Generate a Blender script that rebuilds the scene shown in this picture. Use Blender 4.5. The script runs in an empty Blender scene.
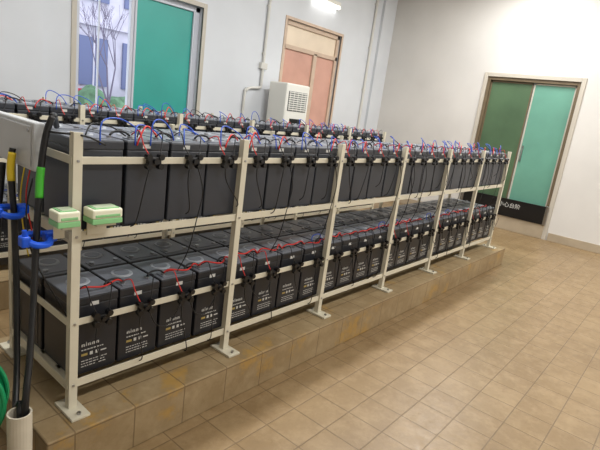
import bpy, bmesh, math, random
from mathutils import Vector, Matrix
random.seed(7)
scene=bpy.context.scene
try:
    scene.view_settings.view_transform='Standard'
    scene.view_settings.look='None'
except Exception: pass

# ---------------- materials ----------------
def s2l(c):
    return tuple(((x/255)/12.92 if x/255<=0.04045 else (((x/255)+0.055)/1.055)**2.4) for x in c)
def mat(name,rgb,rough=.5,metal=0,noise=0.0,nscale=8,spec=.5,bump=0,coat=0,emit=None,estr=1):
    m=bpy.data.materials.new(name); m.use_nodes=True
    nt=m.node_tree; b=nt.nodes['Principled BSDF']
    c=s2l(rgb)
    b.inputs['Base Color'].default_value=(*c,1)
    b.inputs['Roughness'].default_value=rough
    b.inputs['Metallic'].default_value=metal
    b.inputs['Specular IOR Level'].default_value=spec
    if emit:
        b.inputs['Emission Color'].default_value=(*s2l(emit),1); b.inputs['Emission Strength'].default_value=estr
    if noise or bump:
        tc=nt.nodes.new('ShaderNodeTexCoord'); n=nt.nodes.new('ShaderNodeTexNoise')
        n.inputs['Scale'].default_value=nscale; n.inputs['Detail'].default_value=5
        nt.links.new(tc.outputs['Object'],n.inputs['Vector'])
        if noise:
            r=nt.nodes.new('ShaderNodeValToRGB')
            r.color_ramp.elements[0].position=.3; r.color_ramp.elements[1].position=.7
            r.color_ramp.elements[0].color=(*[x*(1-noise) for x in c],1)
            r.color_ramp.elements[1].color=(*[min(1,x*(1+noise*.5)) for x in c],1)
            nt.links.new(n.outputs['Fac'],r.inputs['Fac']); nt.links.new(r.outputs['Color'],b.inputs['Base Color'])
        if bump:
            bp=nt.nodes.new('ShaderNodeBump'); bp.inputs['Strength'].default_value=bump; bp.inputs['Distance'].default_value=.01
            nt.links.new(n.outputs['Fac'],bp.inputs['Height']); nt.links.new(bp.outputs['Normal'],b.inputs['Normal'])
    return m
def tile_mat(name,c1,c2,mortar,size=.3,rough=.4,msize=.006,stain=(120,90,50),ochre=None,grout=.7):
    m=bpy.data.materials.new(name); m.use_nodes=True
    nt=m.node_tree; b=nt.nodes['Principled BSDF']; L=nt.links
    tc=nt.nodes.new('ShaderNodeTexCoord')
    sx=nt.nodes.new('ShaderNodeSeparateXYZ'); L.new(tc.outputs['Object'],sx.inputs[0])
    sn=nt.nodes.new('ShaderNodeSeparateXYZ'); L.new(tc.outputs['Normal'],sn.inputs[0])
    def absgt(o):
        a=nt.nodes.new('ShaderNodeMath'); a.operation='ABSOLUTE'; L.new(o,a.inputs[0])
        g=nt.nodes.new('ShaderNodeMath'); g.operation='GREATER_THAN'; g.inputs[1].default_value=.7; L.new(a.outputs[0],g.inputs[0]); return g.outputs[0]
    def mixf(f,a,b_):
        n=nt.nodes.new('ShaderNodeMix'); n.data_type='FLOAT'; L.new(f,n.inputs[0]); L.new(a,n.inputs[2]); L.new(b_,n.inputs[3]); return n.outputs[0]
    gy=absgt(sn.outputs[1]); gx=absgt(sn.outputs[0])
    U=mixf(gx,sx.outputs[0],sx.outputs[1])
    V0=mixf(gy,sx.outputs[1],sx.outputs[2]); V=mixf(gx,V0,sx.outputs[2])
    cx=nt.nodes.new('ShaderNodeCombineXYZ'); L.new(U,cx.inputs[0]); L.new(V,cx.inputs[1])
    mp=nt.nodes.new('ShaderNodeMapping'); mp.inputs['Location'].default_value=(.05,.01,0)
    br=nt.nodes.new('ShaderNodeTexBrick'); br.offset=0; br.squash=1
    br.inputs['Scale'].default_value=1; br.inputs['Brick Width'].default_value=size; br.inputs['Row Height'].default_value=size
    br.inputs['Mortar Size'].default_value=msize; br.inputs['Mortar Smooth'].default_value=.5; br.inputs['Bias'].default_value=-.1
    br.inputs['Color1'].default_value=(*s2l(c1),1); br.inputs['Color2'].default_value=(*s2l(c2),1); br.inputs['Mortar'].default_value=(*s2l(c2),1)
    L.new(cx.outputs[0],mp.inputs['Vector']); L.new(mp.outputs['Vector'],br.inputs['Vector'])
    def noisemask(scale,lo,hi,mx_):
        n=nt.nodes.new('ShaderNodeTexNoise'); n.inputs['Scale'].default_value=scale; n.inputs['Detail'].default_value=7; n.inputs['Roughness'].default_value=.7
        L.new(tc.outputs['Object'],n.inputs['Vector'])
        r=nt.nodes.new('ShaderNodeValToRGB'); r.color_ramp.elements[0].position=lo; r.color_ramp.elements[1].position=hi
        r.color_ramp.elements[0].color=(0,0,0,1); r.color_ramp.elements[1].color=(mx_,mx_,mx_,1)
        L.new(n.outputs['Fac'],r.inputs['Fac']); return r.outputs['Color']
    def mix(f,a,c):
        mx=nt.nodes.new('ShaderNodeMixRGB'); mx.inputs['Color2'].default_value=(*s2l(c),1)
        L.new(f,mx.inputs['Fac']); L.new(a,mx.inputs['Color1']); return mx.outputs['Color']
    col=mix(noisemask(1.6,.36,.68,.8),br.outputs['Color'],stain)
    col=mix(noisemask(9,.45,.75,.45),col,tuple(min(255,c+30) for c in c1))
    col=mix(noisemask(28,.55,.75,.5),col,tuple(c-26 for c in c1))
    if ochre: col=mix(noisemask(3.3,.56,.64,.7),col,ochre)
    gm=nt.nodes.new('ShaderNodeMath'); gm.operation='MULTIPLY'; gm.inputs[1].default_value=grout; L.new(br.outputs['Fac'],gm.inputs[0])
    col=mix(gm.outputs[0],col,mortar)
    L.new(col,b.inputs['Base Color'])
    n2=nt.nodes.new('ShaderNodeTexNoise'); n2.inputs['Scale'].default_value=25; n2.inputs['Detail'].default_value=3
    L.new(tc.outputs['Object'],n2.inputs['Vector'])
    mr=nt.nodes.new('ShaderNodeMapRange'); mr.inputs['To Min'].default_value=rough-.1; mr.inputs['To Max'].default_value=rough+.15
    L.new(n2.outputs['Fac'],mr.inputs['Value']); L.new(mr.outputs['Result'],b.inputs['Roughness'])
    bp=nt.nodes.new('ShaderNodeBump'); bp.inputs['Strength'].default_value=.35; bp.inputs['Distance'].default_value=.003; bp.invert=True
    L.new(br.outputs['Fac'],bp.inputs['Height']); L.new(bp.outputs['Normal'],b.inputs['Normal'])
    return m

M={}
M['wall_b']=mat('wall_paint_cool',(210,214,219),.85,noise=.06,nscale=1.5)
M['wall_r']=mat('wall_paint_warm',(212,210,206),.85,noise=.08,nscale=1.2)
M['ceil']=mat('ceiling_paint',(225,225,222),.9,noise=.03,nscale=2)
M['floor']=tile_mat('floor_tiles',(143,120,86),(134,111,78),(100,80,54),.2,.36,.004,(118,95,63))
M['plinth']=tile_mat('plinth_tiles',(160,140,106),(148,128,95),(106,86,60),.25,.5,.004,(132,109,75),(176,138,66))
M['base']=mat('baseboard_paint',(172,158,136),.5,noise=.12,nscale=4)
M['cream']=mat('rack_paint_cream',(212,206,186),.38,noise=.05,nscale=12)
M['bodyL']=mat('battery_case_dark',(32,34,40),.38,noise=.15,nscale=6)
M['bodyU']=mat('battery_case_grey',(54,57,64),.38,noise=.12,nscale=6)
M['lid']=mat('battery_lid_grey',(114,119,128),.33,noise=.1,nscale=5)
M['lid2']=mat('battery_lid_disc',(165,170,178),.33)
M['black']=mat('black_plastic',(15,15,17),.35)
M['blackw']=mat('black_wire',(14,14,16),.45)
M['red']=mat('red_wire',(210,44,36),.4)
M['blue']=mat('blue_wire',(36,82,190),.4)
M['white']=mat('white_print',(198,198,194),.6)
M['gold']=mat('printed_ochre',(165,145,84),.6)
M['lead']=mat('terminal_metal',(170,170,172),.3,1)
M['bluepl']=mat('blue_plastic',(20,90,225),.35)
M['green']=mat('green_plastic',(20,150,95),.4)
M['lgreen']=mat('module_green',(140,200,140),.45)
M['ivory']=mat('module_ivory',(236,236,212),.45)
M['screen']=mat('module_face',(196,208,180),.3)
M['yellow']=mat('yellow_tape',(225,195,40),.4)
M['gtape']=mat('green_tape',(70,180,50),.4)
M['boxgrey']=mat('enclosure_paint',(196,199,201),.4,noise=.05)
M['pvc']=mat('pvc_white',(206,198,180),.4,noise=.1,nscale=10)
M['conduit']=mat('conduit_plastic',(205,204,198),.45)
M['acw']=mat('ac_plastic',(224,223,216),.4)
M['acg']=mat('ac_grille_dark',(110,112,112),.5)
M['teal']=mat('teal_panel',(56,162,152),.35,noise=.12,nscale=1.5)
M['tealr']=mat('door_leaf_teal_lit',(104,158,140),.35,noise=.12,nscale=2)
M['teall']=mat('door_leaf_green_dim',(80,106,78),.35,noise=.2,nscale=2)  # leaf colours carry the lighting: left leaf lit darker, right leaf lighter
M['frameb']=mat('frame_brown',(108,94,72),.5,noise=.15,nscale=8)
M['framet']=mat('frame_beige',(188,182,170),.5)
M['alu']=mat('window_frame_white',(196,200,210),.4)
M['wood']=mat('window_frame_wood',(200,178,158),.5,noise=.1,nscale=8)
M['frost']=mat('frosted_glass_pink',(206,160,144),.25,noise=.12,nscale=3)
M['frostw']=mat('frosted_glass_light',(230,214,192),.25,noise=.08,nscale=3)
M['lamp']=mat('lamp_tube',(255,255,250),.4,emit=(255,252,248),estr=7)
M['outw']=mat('outside_facade',(196,192,205),.8,noise=.2,nscale=2)
M['outd']=mat('outside_window',(96,104,140),.4)
M['outr']=mat('outside_red',(190,60,75),.8)
M['outg']=mat('outside_ground',(165,165,160),.9)
M['bark']=mat('tree_bark',(112,104,120),.9)
M['leaf']=mat('shrub_green',(96,128,98),.9,noise=.4,nscale=6)

# ---------------- mesh builder ----------------
class MB:
    def __init__(s): s.v=[];s.f=[];s.m=[];s.mats=[]
    def mi(s,k):
        if k not in s.mats: s.mats.append(k)
        return s.mats.index(k)
    def add(s,vs,fs,k):
        o=len(s.v); s.v.extend(vs); i=s.mi(k)
        for f in fs: s.f.append(tuple(a+o for a in f)); s.m.append(i)
    def box(s,x0,x1,y0,y1,z0,z1,k,bev=0):
        if bev<=0:
            vs=[(x0,y0,z0),(x1,y0,z0),(x1,y1,z0),(x0,y1,z0),(x0,y0,z1),(x1,y0,z1),(x1,y1,z1),(x0,y1,z1)]
            fs=[(0,3,2,1),(4,5,6,7),(0,1,5,4),(1,2,6,5),(2,3,7,6),(3,0,4,7)]
            s.add(vs,fs,k);return
        bm=bmesh.new(); bmesh.ops.create_cube(bm,size=1)
        for v in bm.verts:
            v.co=Vector((x0+(v.co.x+.5)*(x1-x0),y0+(v.co.y+.5)*(y1-y0),z0+(v.co.z+.5)*(z1-z0)))
        bmesh.ops.bevel(bm,geom=bm.edges[:],offset=bev,segments=2,affect='EDGES',profile=.5)
        bm.verts.index_update()
        s.add([tuple(v.co) for v in bm.verts],[tuple(v.index for v in f.verts) for f in bm.faces],k); bm.free()
    def cyl(s,p0,p1,r,k,n=14,r2=None):
        p0=Vector(p0);p1=Vector(p1);d=(p1-p0).normalized()
        a=Vector((0,0,1)) if abs(d.z)<.9 else Vector((1,0,0))
        u=d.cross(a).normalized();w=d.cross(u); r2=r if r2 is None else r2
        vs=[];
        for p,rr in((p0,r),(p1,r2)):
            for i in range(n):
                t=2*math.pi*i/n; vs.append(tuple(p+u*math.cos(t)*rr+w*math.sin(t)*rr))
        fs=[(i,(i+1)%n,n+(i+1)%n,n+i) for i in range(n)]+[tuple(range(n))[::-1],tuple(range(n,2*n))]
        s.add(vs,fs,k)
    def tube(s,pts,r,k,n=6,sub=5,closed=False):
        P=[Vector(p) for p in pts]; Q=[]
        m=len(P)
        if sub>1 and m>2:
            rng=m if closed else m-1
            for i in range(rng):
                if closed: a,b,c,d=P[(i-1)%m],P[i],P[(i+1)%m],P[(i+2)%m]
                else: a,b,c,d=P[max(i-1,0)],P[i],P[i+1],P[min(i+2,m-1)]
                for j in range(sub):
                    t=j/sub
                    Q.append(.5*((2*b)+(c-a)*t+(2*a-5*b+4*c-d)*t*t+(3*b-a-3*c+d)*t**3))
            if not closed: Q.append(P[-1])
        else: Q=P
        vs=[];u=None;L=len(Q)
        for i,p in enumerate(Q):
            if closed: d=Q[(i+1)%L]-Q[i-1]
            else: d=Q[min(i+1,L-1)]-Q[max(i-1,0)]
            if d.length<1e-7:d=Vector((0,0,1))
            d.normalize()
            if u is None:
                a=Vector((0,0,1)) if abs(d.z)<.9 else Vector((1,0,0)); u=d.cross(a).normalized()
            else:
                u=(u-d*u.dot(d)); u=u.normalized() if u.length>1e-6 else d.orthogonal().normalized()
            w=d.cross(u)
            for q in range(n):
                t=2*math.pi*q/n; vs.append(tuple(p+u*math.cos(t)*r+w*math.sin(t)*r))
        fs=[]
        R=L if closed else L-1
        for i in range(R):
            i2=(i+1)%L
            for q in range(n): fs.append((i*n+q,i*n+(q+1)%n,i2*n+(q+1)%n,i2*n+q))
        if not closed: fs+= [tuple(range(n))[::-1],tuple((L-1)*n+q for q in range(n))]
        s.add(vs,fs,k)
    def stamp(s,o,off,rx=None):
        b=len(s.v); ox,oy,oz=off
        s.v.extend([(x+ox,y+oy,z+oz) for x,y,z in o.v])
        mp=[s.mi(k) for k in o.mats]
        for f,m in zip(o.f,o.m): s.f.append(tuple(a+b for a in f)); s.m.append(mp[m])
    def obj(s,name,parent=None,smooth=False):
        me=bpy.data.meshes.new(name); me.from_pydata(s.v,[],s.f)
        for k in s.mats: me.materials.append(M[k])
        me.polygons.foreach_set('material_index',s.m)
        if smooth: me.polygons.foreach_set('use_smooth',[True]*len(me.polygons))
        me.update(); o=bpy.data.objects.new(name,me); scene.collection.objects.link(o)
        if parent: o.parent=parent
        return o
def empty(name,loc=(0,0,0)):
    e=bpy.data.objects.new(name,None); e.location=loc; e.empty_display_size=.1; scene.collection.objects.link(e); return e
FZ=-.2   # floor level (plinth top is z=0)
CZ=3.6
XL,XR,YF,YB=-3.0,7.2,-4.2,3.23
# ---------------- room ----------------
b=MB(); b.box(XL-.2,XR+.2,YF-.2,YB+.25,FZ-.1,FZ,'floor'); b.obj('floor')
b=MB(); b.box(XL-.2,XR+.2,YF-.2,YB+.25,CZ,CZ+.1,'ceil'); b.obj('ceiling')
W1=(1.53,3.02,.9,2.24); W2=(4.47,5.77,.9,2.43)
b=MB(); T=.24
b.box(XL,W1[0],YB,YB+T,FZ,CZ,'wall_b')
b.box(W1[1],W2[0],YB,YB+T,FZ,CZ,'wall_b')
b.box(W2[1],XR,YB,YB+T,FZ,CZ,'wall_b')
for w in(W1,W2):
    b.box(w[0],w[1],YB,YB+T,FZ,w[2],'wall_b'); b.box(w[0],w[1],YB,YB+T,w[3],CZ,'wall_b')
b.box(.6,1.2,YB-.06,YB,FZ,CZ,'wall_b')      # pilaster
b.box(6.82,XR,YB-.05,YB,FZ,CZ,'wall_b')
b.obj('wall_back')
D=(-.04,1.30,2.13)
b=MB()
b.box(XR,XR+T,YF,D[0],FZ,CZ,'wall_r'); b.box(XR,XR+T,D[1],YB+T,FZ,CZ,'wall_r'); b.box(XR,XR+T,D[0],D[1],D[2],CZ,'wall_r')
b.obj('wall_right')
b=MB(); b.box(XL-T,XL,YF,YB+T,FZ,CZ,'wall_r'); b.obj('wall_left')
b=MB(); b.box(XL-T,XR+T,YF-T,YF,FZ,CZ,'wall_r'); b.obj('wall_front')
b=MB(); b.box(XR-.02,XR,YF,D[0]-.08,FZ,-.08,'base',.003); b.box(XR-.02,XR,D[1]+.08,YB,FZ,-.08,'base',.003); b.obj('baseboard_right')
b=MB(); b.box(1.2,6.82,YB-.02,YB,FZ,-.08,'base',.003); b.box(XL,.6,YB-.02,YB,FZ,-.08,'base',.003); b.obj('baseboard_back')
# door
de=empty('door_1',(0,0,0))
b=MB(); x=XR
for y0,y1,z0,z1 in((D[0]-.06,D[0],FZ,D[2]+.06),(D[1],D[1]+.06,FZ,D[2]+.06),(D[0],D[1],D[2],D[2]+.06)):
    b.box(x-.022,x+.02,y0,y1,z0,z1,'framet',.004)
for y0,y1,z0,z1 in((D[0],D[0]+.045,FZ,D[2]),(D[1]-.045,D[1],FZ,D[2]),(D[0]+.045,D[1]-.045,D[2]-.05,D[2])):
    b.box(x+.0,x+.08,y0,y1,z0,z1,'frameb',.004)
b.box(x-.03,x+.1,D[0],D[1],FZ,.02,'base',.006)
b.obj('frame',de)
ym=.60
b=MB(); b.box(x+.05,x+.085,D[0]+.045,ym-.003,.02,D[2]-.05,'tealr',.004)
b.box(x+.05,x+.085,ym+.003,D[1]-.045,.02,D[2]-.05,'teall',.004)
for (y0,y1,k) in((D[0]+.05,ym-.005,'framet'),(ym+.005,D[1]-.05,'frameb')):
    b.box(x+.042,x+.05,y0,y0+.02,.02,D[2]-.055,k); b.box(x+.042,x+.05,y1-.02,y1,.02,D[2]-.055,k)
    b.box(x+.042,x+.05,y0,y1,D[2]-.075,D[2]-.055,k)
b.cyl((x+.03,ym-.05,.95),(x+.03,ym-.05,1.1),.01,'lead'); b.box(x+.03,x+.05,ym-.06,ym-.04,.9,.96,'lead'); b.box(x+.03,x+.05,ym-.06,ym-.04,1.08,1.14,'lead')
b.obj('leaves',de)
bar=empty('rodent_barrier_board')
b=MB(); b.box(x-.05,x-.03,D[0]+.0,D[1]+.02,.021,.30,'black',.003)
for y in(D[0]+.01,D[1]-.01): b.box(x-.06,x-.028,y-.02,y+.02,.021,.31,'lead',.003)
b.obj('board',bar)
tx=bpy.data.curves.new('warning_text','FONT'); tx.body='小心台阶'; tx.size=.085; tx.align_x='CENTER'; tx.align_y='CENTER'; tx.extrude=.001
to=bpy.data.objects.new('warning_text',tx); scene.collection.objects.link(to); to.parent=bar
tx.materials.append(M['white']); to.location=(x-.052,.52,.2); to.rotation_euler=(math.pi/2,0,-math.pi/2)

# window 1
w=empty('window_1'); x0,x1,z0,z1=W1
b=MB(); y=YB+.06
for a in((x0,x1,z0,z0+.06),(x0,x1,z1-.06,z1),(x0,x0+.06,z0,z1),(x1-.06,x1,z0,z1)): b.box(a[0],a[1],y,y+.07,a[2],a[3],'alu',.004)
xm=2.16
b.box(xm-.02,xm+.02,y+.01,y+.06,z0+.05,z1-.05,'alu',.004)
for a in (x0+.09,x0+.3): b.box(a-.007,a+.007,y+.08,y+.1,z0+.05,z1-.05,'alu')
b.box(x0-.05,x1+.05,YB-.05,YB+.06,z0-.05,z0,'framet',.005)
for a in((x0-.05,x0,z0,z1+.05),(x1,x1+.05,z0,z1+.05),(x0-.0,x1+.0,z1,z1+.05)): b.box(a[0],a[1],YB-.012,YB+.02,a[2],a[3],'framet',.003)
b.obj('frame',w)
b=MB(); b.box(xm+.02,x1-.06,y+.025,y+.035,z0+.06,z1-.06,'teal'); 
b.box(xm+.02,xm+.045,y+.0,y+.025,z0+.06,z1-.06,'alu',.003); b.box(x1-.085,x1-.06,y+.0,y+.025,z0+.06,z1-.06,'alu',.003)
b.obj('teal_sash',w)
# window 2
w=empty('window_2'); x0,x1,z0,z1=W2
b=MB(); y=YB+.03; zt=2.08; xc=5.22
for a in((x0,x1,z0,z0+.06),(x0,x1,z1-.06,z1),(x0,x0+.06,z0,z1),(x1-.06,x1,z0,z1),(x0,x1,zt-.03,zt+.03),(xc-.04,xc+.04,z0,zt)): b.box(a[0],a[1],y,y+.07,a[2],a[3],'wood',.005)
b.box(x0-.04,x1+.04,YB-.05,YB+.03,z0-.05,z0,'wood',.004)
for a in((x0-.04,x0,z0,z1+.04),(x1,x1+.04,z0,z1+.04),(x0-.0,x1+.0,z1,z1+.04)): b.box(a[0],a[1],YB-.012,YB+.02,a[2],a[3],'wood',.003)
b.obj('frame',w)
b=MB(); b.box(x0+.06,x1-.06,y+.03,y+.04,zt+.03,z1-.06,'frostw'); b.box(x0+.06,xc-.04,y+.03,y+.04,z0+.06,zt-.03,'frost'); b.box(xc+.04,x1-.06,y+.03,y+.04,z0+.06,zt-.03,'frost')
b.obj('frosted_panes',w)
# outside
b=MB(); b.box(-6,16,3.7,16,-.45,-.35,'outg'); b.obj('ground_outside')
b=MB()
b.box(2.0,14,10,10.5,-.35,4.6,'outw'); b.box(1.9,14.1,9.85,10.6,4.6,4.75,'outw'); b.box(2,14,9.9,10,2.45,2.55,'outw')
for i in range(9):
    for zz in(1.1,3.0):
        b.box(2.6+i*1.1,3.3+i*1.1,9.95,10,zz,zz+1.1,'outd'); b.box(2.93+i*1.1,2.97+i*1.1,9.93,9.96,zz,zz+1.1,'outw')
b.box(4.2,4.9,9.9,9.99,.5,1.0,'outr'); b.box(6.6,7.2,9.9,9.99,2.2,2.4,'outr')
b.obj('neighbouring_building')
b=MB()
random.seed(3)
def branch(p,d,l,r,dep):
    e=p+d*l; b.cyl(p,e,r,'bark',6,r*.7)
    if dep==0:return
    for _ in range(3):
        nd=(d+Vector((random.uniform(-.8,.8),random.uniform(-.5,.5),random.uniform(-.1,.6)))).normalized()
        branch(e,nd,l*.72,r*.55,dep-1)
branch(Vector((4.6,8.2,-.35)),Vector((0,0,1)),1.1,.035,4)
b.obj('bare_tree')
bm=bmesh.new()
for i in range(14):
    mtx=Matrix.Translation((3.2+i*.5+random.uniform(-.1,.1),9.2+random.uniform(-.2,.2),.25))@Matrix.Diagonal((.45,.4,.6+random.uniform(0,.3),1))
    bmesh.ops.create_icosphere(bm,subdivisions=3,radius=1,matrix=mtx)
for v in bm.verts: v.co+=Vector((random.uniform(-.04,.04),random.uniform(-.04,.04),random.uniform(-.04,.04)))
me=bpy.data.meshes.new('hedge'); bm.to_mesh(me); bm.free(); me.materials.append(M['leaf'])
scene.collection.objects.link(bpy.data.objects.new('hedge',me))

# wall conduit
b=MB(); X=4.07; y=YB-.022
b.tube([(X,y,CZ),(X,y,1.49)],.02,'conduit',10,1)
b.tube([(X,y,1.52),(X,y,1.48),(X-.03,y,1.45),(X-.2,y,1.43),(X-.26,y,1.39),(X-.29,y,1.3),(X-.29,y,.2)],.018,'conduit',10,4)
for z in(3.1,2.5,1.9): b.box(X-.03,X+.03,y-.004,YB,z-.012,z+.012,'conduit',.002)
b.box(X-.06,X+.06,YB-.05,YB,1.70,1.78,'conduit',.005)
b.obj('wall_conduit',None,False)
b=MB(); b.tube([(6.6,y,CZ),(6.6,y,-.1)],.022,'conduit',10,1)
for z in(3.1,2.4,1.7,1.): b.box(6.56,6.64,y-.004,YB,z-.012,z+.012,'conduit',.002)
b.obj('wall_drain_pipe')
# wall lamp
b=MB(); b.box(4.9,5.55,YB-.07,YB,2.82,2.88,'acw',.008); b.cyl((4.92,YB-.06,2.795),(5.53,YB-.06,2.795),.018,'lamp',10)
b.box(4.9,4.93,YB-.08,YB-.03,2.775,2.83,'acw',.004); b.box(5.52,5.55,YB-.08,YB-.03,2.775,2.83,'acw',.004)
b.obj('fluorescent_wall_lamp')
# air conditioner cabinet
b=MB(); a0,a1,c0,c1=4.12,4.60,2.77,3.10
b.box(a0+.01,a1-.01,c0+.01,c1,FZ,-.14,'acg',.005)
b.box(a0,a1,c0,c1,-.14,1.56,'acw',.02)
b.box(a0+.05,a1-.05,c0-.008,c0+.004,1.2,1.46,'acg',.004)
for i in range(9): b.box(a0+.055,a1-.055,c0-.014,c0-.004,1.215+i*.028,1.227+i*.028,'acw',.002)
for i in range(5): b.box(a0+.07+i*.08,a0+.078+i*.08,c0-.012,c0-.002,1.205,1.455,'acw')
b.box(a0+.12,a1-.12,c0-.008,c0+.002,1.02,1.1,'black',.003)
b.box(a0+.05,a1-.05,c0-.006,c0+.002,0,.45,'acg',.004)
for i in range(12): b.box(a0+.055,a1-.055,c0-.012,c0-.002,.01+i*.036,.03+i*.036,'acw',.002)
b.obj('air_conditioner')

# ---------------- plinths ----------------
for nm,(p0,p1,q0,q1) in (('rack_plinth',(-.15,5.0,-.15,.72)),('rack_plinth.001',(-.15,5.0,1.44,2.3))):
    b=MB(); b.box(p0,p1,q0,q1,FZ,0,'plinth',.006); b.obj(nm)

# ---------------- battery template ----------------
BW,BD,BH=.188,.25,.335
def battery(kind,prints,rnd):
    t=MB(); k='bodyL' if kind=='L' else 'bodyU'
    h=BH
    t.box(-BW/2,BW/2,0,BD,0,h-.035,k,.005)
    t.box(-BW/2-.002,BW/2+.002,-.002,BD+.002,h-.036,h,k,.006)
    t.box(-BW/2+.002,BW/2-.002,.002,BD-.002,h-.004,h+.002,'lid',.002)
    t.box(-BW/2+.02,BW/2-.02,.02,.075,h,h+.006,'lid',.002)
    t.cyl((0,.155,h-.001),(0,.155,h+.007),.05,'lid2',20,.045)
    t.cyl((0,.155,h+.007),(0,.155,h+.0085),.034,'lid',20)
    for sx in(-.058,.058):
        t.cyl((sx,.045,h+.004),(sx,.045,h+.014),.011,'lead',10)
    for sx in(-1,1): t.box(sx*(BW/2)-.002,sx*(BW/2)+.002,.03,.05,.02,h-.05,k)
    if prints:
        y0=-.0012
        def q(xa,xb,za,zb,c='white'): t.box(xa,xb,y0,.001,za,zb,c)
        x=-.055
        for wd,hh in((.013,.012),(.004,.018),(.012,.012),(.011,.012),(.012,.012)):
            q(x,x+wd*.35,.122,.122+hh); q(x+wd*.65,x+wd,.122,.122+hh); q(x,x+wd,.122+hh-.003,.122+hh)
            x+=wd+.005
        x=-.055
        while x<.03:
            wd=rnd.uniform(.004,.010); q(x,x+wd,.104,.108); x+=wd+.004
        q(-.055,-.03,.08,.09,'gold'); q(-.02,-.008,.078,.092); q(.004,.016,.078,.092); q(.026,.05,.082,.087)
        for z in(.056,.044,.032):
            x=-.055
            while x<.045:
                wd=rnd.uniform(.005,.014); q(x,x+wd,z,z+.0028); x+=wd+.004
    return t
rnd=random.Random(5)
def rack(name,x0,y0,bays,first_clip=1):
    e=empty(name,(x0,y0,0.001)); DP=.55; L=bays*.8; w=.017
    f=MB()
    for i in range(bays+1):
        X=i*.8
        for Y in(-.02,DP+.02):
            s=-1 if Y<0 else 1
            f.box(X-w,X+w,Y-.004,Y+.004,0,1.1,'cream',.0015)
            f.box(X-w,X-w+.006,min(Y,Y-s*.028),max(Y,Y-s*.028),0,1.1,'cream',.0015)
            f.box(X-w-.02,X+w+.02,Y-.075,Y+.075,0,.012,'cream',.002)
            for yy in(-.055,.055): f.cyl((X,Y+yy,.012),(X,Y+yy,.022),.008,'lead',6)
            for z in(.112,.375,.722,1.0): f.cyl((X,Y+s*.004,z),(X,Y+s*.009,z),.005,'lead',6)
        for z in(.085,.695): f.box(X-.016,X+.016,-.016,DP+.016,z,z+.04,'cream',.002)
        if i in(0,bays):
            for z in(.36,.985):
                o=-.012 if i==0 else .012
                f.box(X-.003+o,X+.003+o,-.016,DP+.016,z,z+.03,'cream',.001)
    for Y in(-.012,DP+.012):
        s=-1 if Y<0 else 1
        for z in(.095,.705):
            f.box(-.02,L+.02,Y-.003,Y+.003,z-.0,z+.034,'cream',.001)
            f.box(-.02,L+.02,min(Y,Y-s*.04),max(Y,Y-s*.04),z,z+.005,'cream',.001)
        for z in(.362,.987): f.box(-.02,L+.02,Y-.003,Y+.003,z,z+.027,'cream',.001)
    for Y in(.12,.27,.42):
        for z in(.115,.725): f.box(0,L,Y-.015,Y+.015,z,z+.01,'cream')
    f.obj('frame',e)
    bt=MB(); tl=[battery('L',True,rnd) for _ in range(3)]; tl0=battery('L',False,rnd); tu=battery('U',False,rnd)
    N=bays*4
    for i in range(N):
        X=.1+i*.2
        j=rnd.uniform(-.002,.002)
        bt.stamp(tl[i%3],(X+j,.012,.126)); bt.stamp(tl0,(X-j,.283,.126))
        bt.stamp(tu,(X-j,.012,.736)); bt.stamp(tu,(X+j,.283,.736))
    bt.obj('batteries',e)
    c=MB(); wi=MB()
    for tier,(zr,zt) in enumerate(((.376,.461),(1.0,1.071))):
        for i in range(N):
            if tier==1 and i<first_clip: continue
            X=.1+i*.2+rnd.uniform(-.012,.012); Y=-.022
            c.box(X-.030,X+.030,Y-.014,Y+.008,zr-.017,zr+.017,'black',.004)
            for dx,dz in((-.028,.018),(.028,.018),(-.026,-.020),(.026,-.020)):
                c.cyl((X+dx,Y-.020,zr+dz),(X+dx,Y+.004,zr+dz),.013,'black',8)
            c.cyl((X,Y-.024,zr),(X,Y-.01,zr),.010,'black',8)
            zz=zr+.045
            c.box(X-.03,X+.004,.0088,.0135,zz,zz+.016,'white')
            zb=zr-rnd.uniform(.16,.3)
            dx=rnd.uniform(-.09,.09)
            wi.tube([(X-.02,Y-.01,zr-.02),(X-.03+dx*.2,Y-.02,zr-.09),(X+dx,Y-.012,zb+.03),(X+dx*1.2,Y+.01,max(zb,.04 if tier==0 else .60))],.0026,'blackw',5,4)
            if rnd.random()<.5:
                wi.tube([(X+.02,Y-.01,zr-.02),(X+.05,Y-.022,zr-.13),(X+.03,Y-.02,zr-.26),(X+.0,Y-.015,zr-.4),(X-.03,-.01,zr-.5)] if tier==1 else [(X+.02,Y-.01,zr-.02),(X+.05,Y-.02,zr-.09),(X+.12,Y-.015,zr-.11),(X+.18,Y-.012,zr-.03)],.0026,'blackw',5,4)
            for sx,k in((-.058,'red' if rnd.random()<.55 else 'blackw'),(.058,'blackw')):
                wi.tube([(X+sx*.4,Y-.01,zr+.02),(X+sx*.7,-.012,zt-.01),(X+sx*.9,.005,zt+.03+rnd.uniform(.005,.02)),(X+sx,.05,zt+.02)],.0024,k,5,4)
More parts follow.
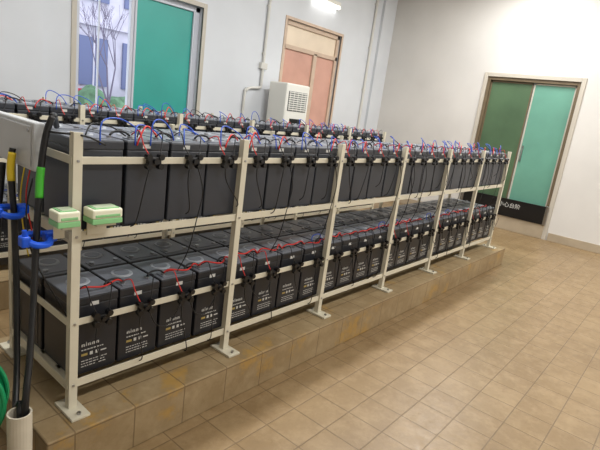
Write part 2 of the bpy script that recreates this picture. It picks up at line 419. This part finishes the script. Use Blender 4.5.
    for tier,zt in((0,.476),(1,1.086)):
        for row in(0,1):
            for i in range(N-1):
                X=.1+i*.2; Y=.057+.27*row
                if row==0:
                    wi.tube([(X+.058,Y,zt),(X+.075,Y+.005,zt+.012),(X+.1,Y+.006,zt+.016),(X+.125,Y+.005,zt+.012),(X+.142,Y,zt)],.0045,'blackw',6,3)
                if tier==1:
                    for rep in range(2 if row==0 else 1):
                        if rnd.random()<((.85,.3)[rep] if row==0 else .15):
                            h=rnd.uniform(.03,.085)
                            a=rnd.uniform(-.07,.02); l=rnd.uniform(.1,.2); yy=rnd.uniform(-.03,.06)
                            wi.tube([(X+a,Y-.05,zt-.03),(X+a+.01,Y-.04+yy*.3,zt+h*.8),(X+a+l*.5,Y+yy,zt+h),(X+a+l*.9,Y+yy*.5,zt+h*.5),(X+a+l,Y-.02,zt-.01)],.003,'blue',5,4)
                    if rnd.random()<(.8 if row==0 else .08):
                        a=rnd.uniform(-.06,.02); h=rnd.uniform(.02,.055)
                        wi.tube([(X+a,Y-.05,zt-.03),(X+a+.01,Y-.05,zt-.0),(X+a+.05,Y-.03,zt+h),(X+a+.1,Y-.01,zt+h*.4),(X+a+.12,Y,zt)],.0034,'red',5,4)
                    if row==0 and rnd.random()<.35:
                        a=rnd.uniform(-.06,.02); h=rnd.uniform(.03,.06)
                        wi.tube([(X+a,Y-.03,zt),(X+a+.04,Y-.0,zt+h),(X+a+.12,Y+.02,zt+h*.8),(X+a+.17,Y-.01,zt)],.003,'blackw',5,4)
                else:
                    if row==0 and rnd.random()<.8:
                        h=rnd.uniform(.008,.03)
                        wi.tube([(X-.058,Y,zt),(X-.03,Y-.01,zt+h),(X+.04,Y-.03+rnd.uniform(-.02,.04),zt+h*.6),(X+.11,Y+.0,zt+h),(X+.142,Y,zt)],.004,'red',5,4)
                    if row==0 and rnd.random()<.15:
                        wi.tube([(X,Y-.02,zt),(X+.02,Y,zt+.04),(X+.09,Y,zt+.045),(X+.12,Y,zt)],.003,'blue',5,4)
    c.obj('rail_clamps',e); wi.obj('wiring',e,True)
    return e
rack('battery_rack',0,0,6)
rack('battery_rack.001',0,1.6,6)

# ---------------- left-end equipment ----------------
for i,(xa,xb) in enumerate(((-.100,-.022),(.02,.135))):
    b=MB(); z=.785
    b.box(xa,xb,-.10,-.026,z,z+.02,'lgreen',.003)
    b.box(xa,xb,-.10,-.026,z+.02,z+.055,'ivory',.006)
    b.box(xa+.01,xb-.01,-.102,-.095,z+.026,z+.036,'lgreen',.002)
    b.box(xa+.01,xb-.01,-.092,-.034,z+.055,z+.058,'lgreen',.001)
    b.box(xa+.018,xb-.018,-.086,-.04,z+.058,z+.060,'screen',.0005)
    b.box(xa+.02,xb-.02,-.09,-.017,z-.01,z,'cream',.001); b.box(xa+.02,xb-.02,-.022,-.017,z-.06,z,'cream',.001)
    b.obj('battery_monitor_module' if i==0 else 'battery_monitor_module.001')
b=MB(); b.box(-.085,-.045,.13,.78,.935,1.11,'boxgrey',.006); b.box(-.089,-.085,.15,.76,.95,1.095,'boxgrey',.002)
b.box(-.045,-.030,.3,.34,.98,1.02,'cream'); b.box(-.045,-.030,.5,.54,.98,1.02,'cream')
for yy in(.165,.745): b.cyl((-.093,yy,1.08),(-.088,yy,1.08),.006,'lead',8)
b.obj('junction_box')
cb=MB()
cb.tube([(-.045,.075,1.14),(-.07,.07,1.07),(-.095,.055,.92),(-.12,.02,.72),(-.15,-.03,.51),(-.19,-.10,.33),(-.225,-.155,.2),(-.24,-.16,-.05)],.0115,'blackw',10,6)
cb.tube([(-.105,.262,1.0),(-.115,.258,.93),(-.115,.23,.75),(-.12,.2,.5),(-.15,.12,.2),(-.2,-.0,.07),(-.235,-.14,.19),(-.25,-.15,-.05)],.0115,'blackw',10,6)
cb.tube([(-.105,.36,.93),(-.125,.35,.75),(-.14,.36,.55),(-.18,.42,.3),(-.2,.5,.1),(-.3,.6,-.05),(-.45,.7,-.18)],.011,'blackw',10,6)
cb.tube([(-.088,.062,.965),(-.095,.055,.92),(-.102,.043,.86)],.0135,'gtape',10,4)
cb.tube([(-.107,.261,.985),(-.115,.258,.93),(-.116,.25,.88)],.0135,'yellow',10,4)
cb.tube([(-.045,.075,1.14),(-.02,.12,1.14),(.02,.2,1.11),(.05,.26,1.09)],.0115,'blackw',10,5)
cb.tube([(-.05,.08,1.11),(-.06,.06,1.09),(.02,-.03,1.09),(.1,-.02,1.06)],.004,'blackw',6,5)
cb.tube([(-.1,.1,.92),(-.13,.08,.8),(-.12,.05,.65),(-.06,.02,.5),(.0,.0,.37)],.003,'blackw',5,5)
cb.tube([(-.03,.3,.92),(-.05,.29,.8),(-.04,.25,.65),(-.03,.28,.55)],.003,'red',5,5)
cb.tube([(-.035,.34,.92),(-.055,.33,.8),(-.05,.31,.65),(-.03,.32,.55)],.003,'yellow',5,5)
cb.obj('power_cables',None,True)
def clamp(nm,cx,cy,cz):
    b=MB()
    pts=[(cx-.05,cy-.03,cz),(cx-.03,cy-.055,cz-.01),(cx+.01,cy-.05,cz-.012),(cx+.03,cy-.01,cz-.005),(cx+.02,cy+.035,cz),(cx-.03,cy+.04,cz)]
    b.tube(pts,.012,'bluepl',8,6,closed=True)
    b.box(cx-.075,cx-.045,cy-.05,cy-.01,cz-.018,cz+.02,'bluepl',.006)
    b.box(cx+.015,cx+.055,cy-.02,cy+.02,cz-.018,cz+.018,'bluepl',.006)
    b.cyl((cx-.06,cy-.03,cz+.01),(cx-.06,cy-.03,cz+.04),.008,'bluepl',8)
    b.obj(nm,None,False)
clamp('cable_clamp',-.12,.235,.775); clamp('cable_clamp.001',-.11,.02,.725)
b=MB(); 
def pipe(b,cx,cy,z0,z1,r,ri,k,n=24):
    vs=[];fs=[]
    for rr,z in((r,z0),(r,z1),(ri,z1),(ri,z0)):
        for i in range(n):
            t=2*math.pi*i/n; vs.append((cx+rr*math.cos(t),cy+rr*math.sin(t),z))
    for a in range(4):
        for i in range(n): fs.append((a*n+i,a*n+(i+1)%n,((a+1)%4)*n+(i+1)%n,((a+1)%4)*n+i))
    b.add(vs,fs,k)
pipe(b,-.245,-.16,FZ,.18,.038,.032,'pvc'); pipe(b,-.245,-.16,FZ,-.12,.044,.038,'pvc')
b.obj('pvc_cable_pipe',None,False)
b=MB(); C=Vector((-.42,.0,.2))
ax=Vector((.4,.85,0)).normalized(); sd=Vector((ax.y,-ax.x,0))
for o in(-.04,.04):
    b.cyl(tuple(C+ax*(o-.003)),tuple(C+ax*(o+.003)),.18,'green',36)
    pts=[tuple(C+ax*o+sd*math.cos(t)*.18+Vector((0,0,1))*math.sin(t)*.18) for t in [2*math.pi*i/20 for i in range(20)]]
    b.tube(pts,.008,'green',8,2,closed=True)
b.cyl(tuple(C-ax*.038),tuple(C+ax*.038),.13,'blackw',20)
b.cyl(tuple(C-ax*.08),tuple(C+ax*.08),.01,'lead',8)
for o in(-.075,.075):
    for s_ in(-.12,.12):
        b.cyl(tuple(C+ax*o),(C.x+ax.x*o+sd.x*s_,C.y+ax.y*o+sd.y*s_,FZ),.009,'lead',8)
b.obj('cable_reel')

# ---------------- ceiling lamps (real fixtures) ----------------
k=0
for lx in(0.6,3.4,6.0):
    for ly in(-2.4,.6):
        nm='ceiling_lamp' if k==0 else 'ceiling_lamp.%03d'%k
        e=empty(nm,(lx,ly,CZ)); k+=1
        b=MB(); b.box(-.62,.62,-.09,.09,-.05,0,'acw',.008)
        for yy in(-.045,.045): b.cyl((-.58,yy,-.065),(.58,yy,-.065),.014,'lamp',10)
        b.obj('fixture',e)
        ld=bpy.data.lights.new('tube_light','AREA'); ld.shape='RECTANGLE'; ld.size=1.2; ld.size_y=.2; ld.energy=66 if lx<5 else 78; ld.color=(1,.985,.96)
        lo=bpy.data.objects.new('tube_light',ld); lo.location=(0,0,-.1); scene.collection.objects.link(lo); lo.parent=e

wd=bpy.data.worlds.new('World'); scene.world=wd; wd.use_nodes=True
bg=wd.node_tree.nodes['Background']; bg.inputs['Color'].default_value=(.82,.88,1,1); bg.inputs['Strength'].default_value=2.8
# ---------------- camera ----------------
cd=bpy.data.cameras.new('camera'); cam=bpy.data.objects.new('camera',cd); scene.collection.objects.link(cam)
cd.sensor_width=36; cd.lens=36*483/600; cd.clip_start=.02
r=Vector((.643,-.7547,.1307)); dn=Vector((-.1006,-.2524,-.9624)); fw=Vector((.7593,.6056,-.2383))
fw.normalize(); r=(r-fw*r.dot(fw)).normalized(); up=r.cross(fw)
R=Matrix(((r.x,up.x,-fw.x),(r.y,up.y,-fw.y),(r.z,up.z,-fw.z)))
cam.matrix_world=Matrix.Translation((-.805,-1.687,1.29))@R.to_4x4()
scene.camera=cam
